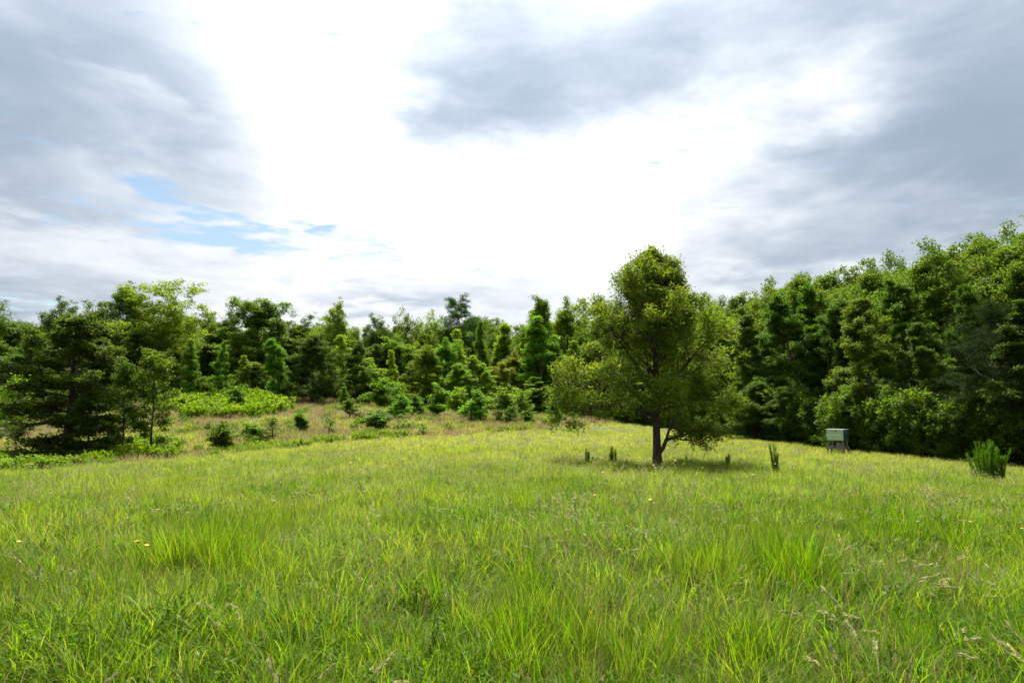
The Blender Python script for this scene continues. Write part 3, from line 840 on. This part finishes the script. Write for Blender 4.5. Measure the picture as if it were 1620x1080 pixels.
WEEDS = [
    (930, 22.5, 711, 7, .06, 'short feathery weed, leftmost beside the lone tree shadow'),
    (970, 22.8, 705, 9, .06, 'feathery weed closest to the left of the lone tree trunk'),
    (1152, 23.0, 716, 6, .06, 'small feathery weed in the grass right of the lone tree trunk'),
    (1227, 20.5, 698, 8, .04, 'tall thin upright weed standing between the lone tree and the feeder'),
    (1088, 25.0, 716, 2, .04, 'low faint weed just right of the lone tree trunk'),
    (1565, 19.8, 692, 50, .125, 'thick clump of tall feathery weeds before the shaggy pine'),
    (1318, 30.5, 716, 2, .05, 'little weed sprouting left of the feeder legs'),
]
for k_, (px, D, top, n_, rad_, lab) in enumerate(WEEDS):
    x, y, z, row = ground_at(px, D)
    ht = z_at_row(top, D) - z
    m1, m2, H_ = weed_mesh(50 + k_, n_, ht, rad_)
    o = empty('feathery_weed', (x, y, z))
    child('stem', m1, o); child('foliage', m2, o, (.75, 1.0, .6))
    o['label'] = lab; o['category'] = 'weed'; o['group'] = 'feathery weeds standing in the meadow'

# ================================================================== game feeder
import bmesh

def simple_mat(name, col, rough=.6, metal=0.0, col2=None, scale=(6, 6, 6)):
    m = bpy.data.materials.new(name); m.use_nodes = True
    q = NT(m.node_tree)
    tc = q.n('ShaderNodeTexCoord')
    mp = q.n('ShaderNodeMapping', ins={'Vector': tc.outputs['Object'], 'Scale': scale})
    nz = q.n('ShaderNodeTexNoise', ins={'Vector': mp.outputs[0], 'Scale': 1.0, 'Detail': 6.0, 'Roughness': .65})
    c = q.mix(q.ss(nz.outputs[0], .35, .65), col, col2 or tuple(v * .7 for v in col))
    pb = q.n('ShaderNodeBsdfPrincipled', ins={'Base Color': c, 'Roughness': rough, 'Metallic': metal})
    bp = q.n('ShaderNodeBump', ins={'Strength': .3, 'Distance': .01, 'Height': nz.outputs[0]})
    m.node_tree.links.new(bp.outputs[0], pb.inputs['Normal'])
    q.n('ShaderNodeOutputMaterial', ins={0: pb.outputs[0]})
    return m


M_GREEN = simple_mat('green_painted_metal', (.37, .52, .28), .4, .1, (.42, .54, .38), (1.5, 1.5, 9))
M_DGREEN = simple_mat('dark_green_metal', (.035, .085, .075), .45, .2)
M_LID = simple_mat('grey_metal_lid', (.42, .46, .45), .3, .6)
M_WOOD = simple_mat('weathered_wood', (.13, .105, .085), .9, 0, (.2, .17, .14), (4, 4, 20))
M_TAN = simple_mat('tan_board', (.30, .24, .16), .8)


def boxm(name, dims, mat, bev=.004, taper=None, mats=None):
    bm = bmesh.new()
    bmesh.ops.create_cube(bm, size=1)
    for v in bm.verts:
        s = 1
        if taper and v.co.z < 0:
            s = taper
        v.co.x *= dims[0] * s; v.co.y *= dims[1] * s; v.co.z *= dims[2]
    if bev:
        bmesh.ops.bevel(bm, geom=bm.edges[:], offset=bev, segments=1, affect='EDGES')
    me = bpy.data.meshes.new(name); bm.to_mesh(me); bm.free(); me.materials.append(mat)
    return me


x, y, z, row = ground_at(1326, 34)
fo = empty('game_feeder', (x, y, z - .02), R(-47))
fo['label'] = 'pale green metal feeder box on splayed wooden legs at the wood edge'
fo['category'] = 'feeder'


def fpart(name, me, loc, rot=(0, 0, 0), parent=None):
    c = child(name, me, parent or fo); c.location = loc; c.rotation_euler = rot
    return c


hop = fpart('hopper', boxm('hopper', (.80, .62, .50), M_GREEN, .006), (0, 0, .87))
fpart('side_panel', boxm('side_panel', (.012, .60, .48), M_DGREEN, .002), (.407, 0, 0), parent=hop)
fpart('handle', boxm('handle', (.02, .03, .09), M_LID, .003), (.425, -.05, .14), parent=hop)
fpart('lid', boxm('lid', (.86, .70, .035), M_LID, .006), (0, 0, 1.14))
fpart('seam', boxm('seam', (.78, .012, .015), M_LID, .002), (0, -.316, -.10), parent=hop)
fpart('seam', boxm('seam', (.78, .012, .015), M_LID, .002), (0, -.316, .12), parent=hop)
fpart('latch', boxm('latch', (.05, .02, .07), M_DGREEN, .003), (.05, -.322, .20), parent=hop)
fpart('lip', boxm('lip', (.83, .66, .03), M_DGREEN, .004), (0, 0, -.262), parent=hop)
trim = boxm('edge_trim', (.02, .02, .49), M_LID, .003)
for sx in (-1, 1):
    fpart('edge_trim', trim, (sx * .395, -.315, 0), parent=hop)
leg = boxm('leg', (.07, .07, .68), M_WOOD, .006)
for sx in (-1, 1):
    for sy in (-1, 1):
        fpart('leg', leg, (sx * .36, sy * .26, .31), (R(sy * 8), R(-sx * 8), 0))
fpart('crossbar', boxm('crossbar', (.84, .05, .07), M_WOOD), (0, -.33, .24))
fpart('crossbar', boxm('crossbar', (.84, .05, .07), M_WOOD), (0, .33, .24))
fpart('deck', boxm('deck', (.76, .58, .03), M_WOOD), (0, 0, .60))
fpart('shelf', boxm('shelf', (.70, .5, .025), M_WOOD), (0, 0, .29))
fpart('spinner_box', boxm('spinner_box', (.22, .22, .20), M_TAN, .006), (.12, -.08, .405))
fpart('brace', boxm('brace', (.04, .04, .5), M_WOOD), (-.18, -.37, .16), (0, R(12), 0))

# ================================================================== grass and ground cover (stuff)

def blades(n, H, Wd, rad, lean, curve, g, segs=3, hv=.4):
    az_ = g.uniform(0, 6.283, n); rr_ = rad * np.sqrt(g.uniform(0, 1, n))
    p = np.stack([rr_ * np.cos(az_), rr_ * np.sin(az_), np.full(n, -.02)], -1)
    a2 = az_ + g.normal(0, .9, n)
    out = np.stack([np.cos(a2), np.sin(a2), np.zeros(n)], -1)
    L = H * g.uniform(1 - hv, 1 + hv * .5, n)
    th0 = np.abs(g.normal(lean, .16, n))
    cv = np.abs(g.normal(curve, curve * .45, n))
    side = np.stack([-np.sin(a2 + g.normal(0, .4, n)), np.cos(a2), np.zeros(n)], -1)
    side = norm(side)
    w = Wd * g.uniform(.6, 1.3, n)
    pts = [p]; cur = p
    for k in range(segs):
        th = th0 + cv * (k + .5) / segs
        cur = cur + (out * np.sin(th)[:, None] + np.array([0, 0, 1.0]) * np.cos(th)[:, None]) * (L / segs)[:, None]
        pts.append(cur)
    V = []
    for k, pp in enumerate(pts):
        f = [.75, 1.0, .8, .5, .3][k] if k < segs else 0
        if k < segs:
            V.append(pp - side * (w * f * .5)[:, None]); V.append(pp + side * (w * f * .5)[:, None])
        else:
            V.append(pp)
    nv_ = len(V)
    V = np.stack(V, 1).reshape(-1, 3)
    base = (np.arange(n) * nv_)[:, None]
    Q = np.concatenate([base + np.array([2 * k, 2 * k + 1, 2 * k + 3, 2 * k + 2]) for k in range(segs - 1)])
    Tr = base + np.array([2 * (segs - 1), 2 * (segs - 1) + 1, 2 * segs])
    lvq = np.tile(g.uniform(0, 1, n), segs - 1)
    lvt = lvq[:n]
    return V, Q, Tr, lvq, lvt, np.stack(pts, 1)


def join(parts):
    """parts: list of (V,Q,T,lvq,lvt)"""
    Vs, Qs, Ts, a, b = [], [], [], [], []
    n = 0
    for V, Q, T_, lq, lt in parts:
        Vs.append(V)
        if len(Q): Qs.append(Q + n); a.append(lq)
        if len(T_): Ts.append(T_ + n); b.append(lt)
        n += len(V)
    Q = np.concatenate(Qs) if Qs else np.zeros((0, 4), int)
    T_ = np.concatenate(Ts) if Ts else np.zeros((0, 3), int)
    lv = np.concatenate(a + b)
    return np.concatenate(Vs), Q, T_, lv


def grass_proto(name, mat, seed, n, H, Wd, rad, lean, curve, segs=3):
    g = np.random.default_rng(seed)
    V, Q, T_, lq, lt, _ = blades(n, H, Wd, rad, lean, curve, g, segs)
    me = mesh_np(name, V, Q, T_, mat, {'lv': np.concatenate([lq, lt])})
    return bpy.data.objects.new(name, me)


def seed_proto(name, mat, seed, n, H, rad, lean, curve, headL, headW):
    """thin stems, each ending in a narrow seed head"""
    g = np.random.default_rng(seed)
    V, Q, T_, lq, lt, pts = blades(n, H, .003, rad, lean, curve, g, 4, .25)
    tip = pts[:, -1]; d = norm(pts[:, -1] - pts[:, -2])
    k = 7
    c = (tip[:, None] + d[:, None] * np.linspace(-headL, headL * .3, k)[None, :, None]).reshape(-1, 3)
    V2, Q2 = leaves(c, np.repeat(d, k, 0) * 3, 3, headL * .45, headW, headW * .25, g, .1, spread=.5)
    Vv, Qq, Tt_, lv = join([(V, Q, T_, lq, lt), (V2, Q2, np.zeros((0, 3), int), g.uniform(.3, 1, len(Q2)), [])])
    return bpy.data.objects.new(name, mesh_np(name, Vv, Qq, Tt_, mat, {'lv': lv}))


def forb_proto(name, mat, seed, n, H, rad, L, Wd):
    g = np.random.default_rng(seed)
    p0 = np.stack([g.normal(0, rad, n), g.normal(0, rad, n), np.zeros(n)], -1)
    P = grow(p0, norm(g.normal(0, .3, (n, 3)) + np.array([0, 0, 1])), H * g.uniform(.5, 1.1, n), 3, .2, .1, g)
    V1, Q1 = tubes(P, np.array([[.003, .0025, .002, .001]]) * np.ones((n, 1)), 3)
    c, td = along(P, np.linspace(.2, 1, 9)[None] + g.normal(0, .02, (n, 9)))
    V2, Q2 = leaves(c, td * .6, 4, L, Wd, L * .25, g, .9)
    Vv, Qq, Tt_, lv = join([(V1, Q1, np.zeros((0, 3), int), np.full(len(Q1), .2), []), (V2, Q2, np.zeros((0, 3), int), g.uniform(0, 1, len(Q2)), [])])
    return bpy.data.objects.new(name, mesh_np(name, Vv, Qq, Tt_, mat, {'lv': lv}))


P_BLADE = [grass_proto('arching_grass_tuft', M_BLADE, 100 + i_, 30, .36, .0088 if i_ % 2 else .0062, .13, .25, 1.9 if i_ % 2 else 1.3, 4) for i_ in range(4)]
P_FINE = [grass_proto('fine_grass_tuft', M_FINE, 110 + i_, 60, .30, .0042, .13, .18, .7, 3) for i_ in range(3)]
P_TALL = [grass_proto('tall_grass_tuft', M_BLADE, 120 + i_, 60, .50, .0050, .14, .14, .75, 4) for i_ in range(2)]
P_FORB = [forb_proto('leafy_forb', M_FORB, 130 + i_, 9, .19, .09, .028, .010) for i_ in range(3)]
P_DRY = [grass_proto('dry_grass_tuft', M_DRY, 140 + i_, 26, .30, .0035, .14, .35, .8, 3) for i_ in range(2)]
P_SEED = [seed_proto('seed_grass_tuft', M_SEED, 150 + i_, 5, .46, .12, .2, 1.3, .075, .012) for i_ in range(3)]
P_WEED = [forb_proto('broadleaf_weed', M_FORB, 160 + i_, 10, .40, .14, .085, .045) for i_ in range(3)]
# coarser tufts for the far slope
P_FARG = [grass_proto('far_grass_tuft', M_FINE, 170 + i_, 40, .34, .013, .30, .22, .8, 3) for i_ in range(3)]
P_FARD = [grass_proto('far_dry_tuft', M_DRY, 180 + i_, 34, .45, .011, .28, .2, .6, 3) for i_ in range(2)]


def flower_proto(name, col, seed, r, petals, H):
    g = np.random.default_rng(seed)
    m = simple_mat(name + '_petal', col, .6)
    st = np.array([[[0, 0, 0], [.01, 0, H * .5], [.02, .01, H]]])
    V1, Q1 = tubes(st, np.array([[.0022, .002, .0015]]), 3)
    a = np.arange(petals) * 2 * np.pi / petals
    c = np.array([.02, .01, H])
    u = np.stack([np.cos(a), np.sin(a), np.full(petals, .35)], -1); b = np.stack([-np.sin(a), np.cos(a), np.zeros(petals)], -1)
    V2 = np.stack([c + 0 * u, c + u * r * .6 + b * r * .38, c + u * r, c + u * r * .6 - b * r * .38], 1).reshape(-1, 3)
    Q2 = np.arange(petals * 4).reshape(-1, 4)
    me = mesh_np(name, np.concatenate([V1, V2]), np.concatenate([Q1, Q2 + len(V1)]), mat=m)
    me.materials.append(M_FORB)
    mi = np.zeros(len(me.polygons), np.int32); mi[:len(Q1)] = 1
    me.polygons.foreach_set('material_index', mi)
    return bpy.data.objects.new(name, me)


P_YEL = [flower_proto('yellow_flower', (.85, .45, .01), 1, .024, 6, .42)]
P_PUR = [flower_proto('purple_flower', (.22, .12, .42), 2, .015, 7, .38)]


def fbm(x, y, s, seed=0.0, oct_=3):
    """cheap smooth value noise in numpy, 0..1"""
    tot = np.zeros_like(x); amp = 1; nrm = 0
    for o_ in range(oct_):
        X_ = x * s + seed * 17.3 + o_ * 31.7; Y_ = y * s - seed * 9.1 + o_ * 11.9
        xi = np.floor(X_); yi = np.floor(Y_); fx = X_ - xi; fy = Y_ - yi
        fx = fx * fx * (3 - 2 * fx); fy = fy * fy * (3 - 2 * fy)
        h = lambda a, b: np.modf(np.abs(np.sin(a * 127.1 + b * 311.7) * 43758.5453))[0]
        v = (h(xi, yi) * (1 - fx) + h(xi + 1, yi) * fx) * (1 - fy) + (h(xi, yi + 1) * (1 - fx) + h(xi + 1, yi + 1) * fx) * fy
        tot += v * amp; nrm += amp; amp *= .5; s *= 2.07
    return tot / nrm


def scatter(name, label, protos, x, y, scale, tint, tilt=.12, zoff=0.0, seed=0):
    """one 'stuff' object: instances of the prototypes on points of the ground"""
    g = np.random.default_rng(900 + seed)
    n = len(x)
    z = terrain(x, y) + zoff
    me = bpy.data.meshes.new(name)
    me.vertices.add(n)
    me.vertices.foreach_set('co', np.stack([x, y, z], -1).astype(np.float32).ravel())
    for nm, val, ty in (('tint', tint, 'FLOAT'), ('sc', scale, 'FLOAT'), ('pick', g.integers(0, len(protos), n), 'INT')):
        a = me.attributes.new(nm, ty, 'POINT'); a.data.foreach_set('value', np.asarray(val))
    a = me.attributes.new('rot', 'FLOAT_VECTOR', 'POINT')
    rot = np.stack([g.normal(0, tilt, n), g.normal(0, tilt, n), g.uniform(0, 6.283, n)], -1)
    a.data.foreach_set('vector', rot.astype(np.float32).ravel())
    o = bpy.data.objects.new(name, me)
    COL.objects.link(o)
    ng = bpy.data.node_groups.new(name, 'GeometryNodeTree')
    ng.interface.new_socket('Geometry', in_out='INPUT', socket_type='NodeSocketGeometry')
    ng.interface.new_socket('Geometry', in_out='OUTPUT', socket_type='NodeSocketGeometry')
    N = ng.nodes; Lk = ng.links
    gi = N.new('NodeGroupInput'); gout = N.new('NodeGroupOutput')
    def attr(nm, ty):
        a_ = N.new('GeometryNodeInputNamedAttribute'); a_.data_type = ty; a_.inputs[0].default_value = nm
        return [s_ for s_ in a_.outputs if s_.enabled][0]
    g2i = N.new('GeometryNodeGeometryToInstance')
    objs = []
    for p in protos:
        oi = N.new('GeometryNodeObjectInfo'); oi.inputs['Object'].default_value = p
        objs.append(oi.outputs['Geometry'])
    for s_ in reversed(objs):
        Lk.new(s_, g2i.inputs[0])
    iop = N.new('GeometryNodeInstanceOnPoints')
    m2p = N.new('GeometryNodeMeshToPoints')
    Lk.new(gi.outputs[0], m2p.inputs[0])
    Lk.new(m2p.outputs[0], iop.inputs['Points'])
    Lk.new(g2i.outputs[0], iop.inputs['Instance'])
    iop.inputs['Pick Instance'].default_value = True
    Lk.new(attr('pick', 'INT'), iop.inputs['Instance Index'])
    Lk.new(attr('rot', 'FLOAT_VECTOR'), iop.inputs['Rotation'])
    Lk.new(attr('sc', 'FLOAT'), iop.inputs['Scale'])
    Lk.new(iop.outputs[0], gout.inputs[0])
    md = o.modifiers.new('scatter', 'NODES'); md.node_group = ng
    o['kind'] = 'stuff'; o['label'] = label
    return o


def field(y0, y1, dens, g, umax=.95):
    """random points in the view wedge plus a margin, uniform per area"""
    A = umax * (y1 ** 2 - y0 ** 2) + 2 * (y1 - y0)
    n = int(A * dens)
    y = np.sqrt(g.uniform(y0 ** 2, y1 ** 2, n))
    x = g.uniform(-1, 1, n) * (y * umax + 1.0)
    return x, y


def pxrow(x, y):
    z = terrain(x, y) - CAM_H
    cy_ = y * math.cos(PITCH) + z * math.sin(PITCH)
    cz_ = -y * math.sin(PITCH) + z * math.cos(PITCH)
    return 810 + 1080 * x / cy_, 540 - 1080 * cz_ / cy_


# edge of the woods as depth per image column, and where the mown part ends
WPX = [-200, 0, 200, 330, 450, 560, 700, 800, 900, 1040, 1150, 1200, 1330, 1480, 1620, 1800]
WD = [50, 52, 60, 65, 66, 67, 66, 65, 63, 55, 48, 44, 36.5, 32, 29, 27]
def wood_edge(x, y):
    px, _ = pxrow(x, np.maximum(y, 1))
    return np.interp(px, WPX, WD)
MPX = [-200, 0, 200, 330, 450, 560, 700, 800, 900, 1000, 1100]
MD = [24, 25, 28, 29, 31, 35, 37, 41, 46, 60, 80]
def mown_edge(x, y):
    px, _ = pxrow(x, np.maximum(y, 1))
    return np.interp(px, MPX, MD, right=90)


g = np.random.default_rng(5)
zones = [(1.2, 5, 72), (5, 10, 64), (10, 18, 34), (18, 30, 20)]
X_, Y_, F_ = [], [], []
for a_, b_, dn in zones:
    x, y = field(a_, b_, dn, g)
    X_.append(x); Y_.append(y)
x = np.concatenate(X_); y = np.concatenate(Y_)
ok = y < wood_edge(x, y) + 2
x, y = x[ok], y[ok]
big = fbm(x, y, .55, 1); mid = fbm(x, y, .7, 2); tal = fbm(x, y, .38, 3); dryn = fbm(x, y, .5, 4)
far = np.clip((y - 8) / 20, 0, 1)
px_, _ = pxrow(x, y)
tint = np.clip(-.02 + .9 * (big - .3) + .55 * far + g.normal(0, .15, len(x)), 0, 1)  # patchy drift; nearest tufts also deeper, lens darkening put into the colour
u = g.uniform(0, 1, len(x))
def blob(cx_, cy_, rx, ry):
    return np.exp(-((x - cx_) / rx) ** 2 - ((y - cy_) / ry) ** 2)
tl = .9 * blob(2.2, 6.4, 1.3, .8) + .6 * blob(-3.0, 7.0, .8, .7) + .5 * blob(4.6, 9.0, 1.0, .7) + .6 * blob(.5, 4.6, .8, .5)
tall = (tl + (fbm(x, y, 1.3, 3) - .5) * 1.5 > .42) & (u < .6) & (y < 26)
blade = ~tall & (mid > .36) & (u < .62)
dry = ~tall & ~blade & (dryn > .50) & (u > .62) & (u < .84)
forb = ~tall & ~blade & ~dry & (u > .55) & (g.uniform(0, 1, len(x)) < .33)
fine = ~(tall | blade | dry | forb)
hgt = 1 - .30 * far
scv = g.uniform(.7, 1.25, len(x)) * (.8 + .5 * mid) * hgt
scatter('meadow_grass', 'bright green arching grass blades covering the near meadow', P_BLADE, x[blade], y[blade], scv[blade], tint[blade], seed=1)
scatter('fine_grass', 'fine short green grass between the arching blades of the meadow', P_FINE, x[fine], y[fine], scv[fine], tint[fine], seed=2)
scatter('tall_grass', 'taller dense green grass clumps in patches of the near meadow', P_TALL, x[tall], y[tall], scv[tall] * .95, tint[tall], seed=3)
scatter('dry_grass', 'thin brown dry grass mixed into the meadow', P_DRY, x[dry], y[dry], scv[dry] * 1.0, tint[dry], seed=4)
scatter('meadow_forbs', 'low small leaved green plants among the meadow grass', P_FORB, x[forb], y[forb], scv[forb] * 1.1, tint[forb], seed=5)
x, y = field(2.5, 30, 3.2, g)
m_ = (fbm(x, y, .45, 9) > .45) & (y < wood_edge(x, y))
x, y = x[m_], y[m_]
scatter('seed_grass', 'grass stems with arching pale seed heads above the meadow', P_SEED, x, y, g.uniform(.7, 1.2, len(x)) * (1 - .25 * np.clip((y - 8) / 20, 0, 1)), g.uniform(0, 1, len(x)), seed=6)
for nm, lab, pr, n_, sd in (('yellow_flowers', 'small yellow flowers dotted through the meadow grass', P_YEL, 150, 21), ('purple_flowers', 'tiny purple flower heads dotted through the meadow grass', P_PUR, 420, 22)):
    y = np.sqrt(g.uniform(30, 22 ** 2, n_ * 6)); x = g.uniform(-.85, .85, len(y)) * y
    k_ = fbm(x, y, .4, sd) > .55
    x, y = x[k_][:n_], y[k_][:n_]
    scatter(nm, lab, pr, x, y, g.uniform(.8, 1.25, len(x)), np.zeros(len(x)), seed=sd)

# far meadow and slope
x1, y1 = field(28, 46, 9, g); x2, y2 = field(46, 92, 5, g)
x = np.concatenate([x1, x2]); y = np.concatenate([y1, y2])
e = wood_edge(x, y); ok = y < e + 6
x, y, e = x[ok], y[ok], e[ok]
rough = y > mown_edge(x, y) + 2.5 * (fbm(x, y, .3, 12) - .5)
dn_ = fbm(x, y, .16, 13); u = g.uniform(0, 1, len(x))
isdry = (rough & (u < np.clip((dn_ - .25) * 3.0, .25, .85))) | (~rough & (u < .07))
tint = np.clip(.75 + (fbm(x, y, .12, 14) - .5) * 1.4 + g.normal(0, .15, len(x)), 0, 1)
s_ = g.uniform(.7, 1.2, len(x)) * np.where(rough, 1.05, .62)
scatter('slope_grass', 'rough green grass on the far slope and meadow', P_FARG, x[~isdry], y[~isdry], s_[~isdry], tint[~isdry], seed=31)
scatter('slope_dry_grass', 'tan and pinkish dry grass patches on the far slope', P_FARD, x[isdry], y[isdry], s_[isdry] * .85, g.uniform(0, 1, isdry.sum()), seed=32)

# broad leaved weeds: band under the oak, vine mounds at the top of the slope, wood edge
x, y = field(24, 68, 9, g)
px_, rw = pxrow(x, y)
nz_ = fbm(x, y, .5, 15)
band = (px_ < 275) & (y > mown_edge(x, y) + .5) & (y < mown_edge(x, y) + 9) & (nz_ > .38)
mq = ((px_ - 345) / 100) ** 2 + ((rw - 643) / 18) ** 2
mound = (mq < 1.25 + (nz_ - .5) * 3.2) & (y > 42) & (g.uniform(0, 1, len(x)) < .9 - .65 * mq)
patch = (y > mown_edge(x, y)) & (px_ < 900) & (nz_ > .69)
strip = (np.abs(y - mown_edge(x, y) - .5) < 1.0) & (px_ > 330) & (px_ < 640) & (nz_ > .45)
k_ = (band | mound | patch | strip) & (y < wood_edge(x, y) + 1)
scatter('broadleaf_weeds', 'light green leafy weeds and vines along the slope and beneath the oak', P_WEED, x[k_], y[k_],
        g.uniform(.6, 1.4, k_.sum()) * np.where(mound[k_], .6 + 1.9 * nz_[k_], np.where(band[k_], 1.0, .6)), np.where(mound[k_], g.uniform(.2, 1.3, k_.sum()), g.uniform(.3, 1.1, k_.sum())), seed=41)

x, y = field(27, 66, .55, g)
k_ = (y > mown_edge(x, y) + 1) & (y < wood_edge(x, y) + 1) & (pxrow(x, y)[0] < 930)
x, y = x[k_], y[k_]
scatter('slope_brush', 'ankle high scrubby weeds and stalks scattered over the rough slope', P_FARD + P_DRY + P_DRY + [P_TALL[0], P_WEED[0]], x, y, g.uniform(.6, 1.25, len(x)), g.uniform(-.3, .8, len(x)), seed=42)

# undergrowth and the mass of trees deeper in the woods
def flat_proto(kind, var, name, color):
    p = proto(kind, var)
    o = bpy.data.objects.new(name, p['crown'])
    o.color = (*color, 1)
    return o


xs, ys = [], []
for k_ in range(2600):
    px0 = g.uniform(-260, 1880)
    D0 = np.interp(px0, WPX, WD)
    D1 = D0 + 1.0 + g.exponential(5.0)
    a_, b_, c_, r_ = ground_at(px0, D1)
    xs.append(a_); ys.append(b_)
xs = np.array(xs); ys = np.array(ys)
scatter('undergrowth', 'dark shrubby undergrowth beneath the trees along the wood edge', [flat_proto('bush', 0, 'shrub_a', MID), flat_proto('bush', 1, 'shrub_b', DARK), flat_proto('bush', 2, 'shrub_c', OLIVE)],
        xs, ys, g.uniform(.5, 1.15, len(xs)) * np.where(pxrow(xs, ys)[0] < 960, .62, 1.0), np.zeros(len(xs)), tilt=.08, seed=51)
xs, ys, sc_ = [], [], []
for k_ in range(520):
    px0 = g.uniform(-350, 1980)
    D0 = np.interp(px0, WPX, WD)
    D1 = D0 + g.uniform(10, 60)
    a_, b_, c_, r_ = ground_at(px0, D1)
    top_row = np.interp(px0, [-300, 0, 300, 600, 900, 1100, 1300, 1500, 1700], [540, 535, 530, 545, 530, 520, 500, 480, 450])
    hh = z_at_row(top_row + g.uniform(0, 40), D1) - c_
    xs.append(a_); ys.append(b_); sc_.append(hh / 11.0)
FP = [flat_proto('round', i_, 'forest_mass_tree', LIGHT if i_ == 1 else MID) for i_ in range(3)] + [flat_proto('maple', 0, 'forest_mass_tree', DARK)]
scatter('deep_woods', 'mass of woodland foliage filling in behind the front trees', FP, np.array(xs), np.array(ys), np.array(sc_), np.zeros(len(xs)), tilt=.02, seed=52)
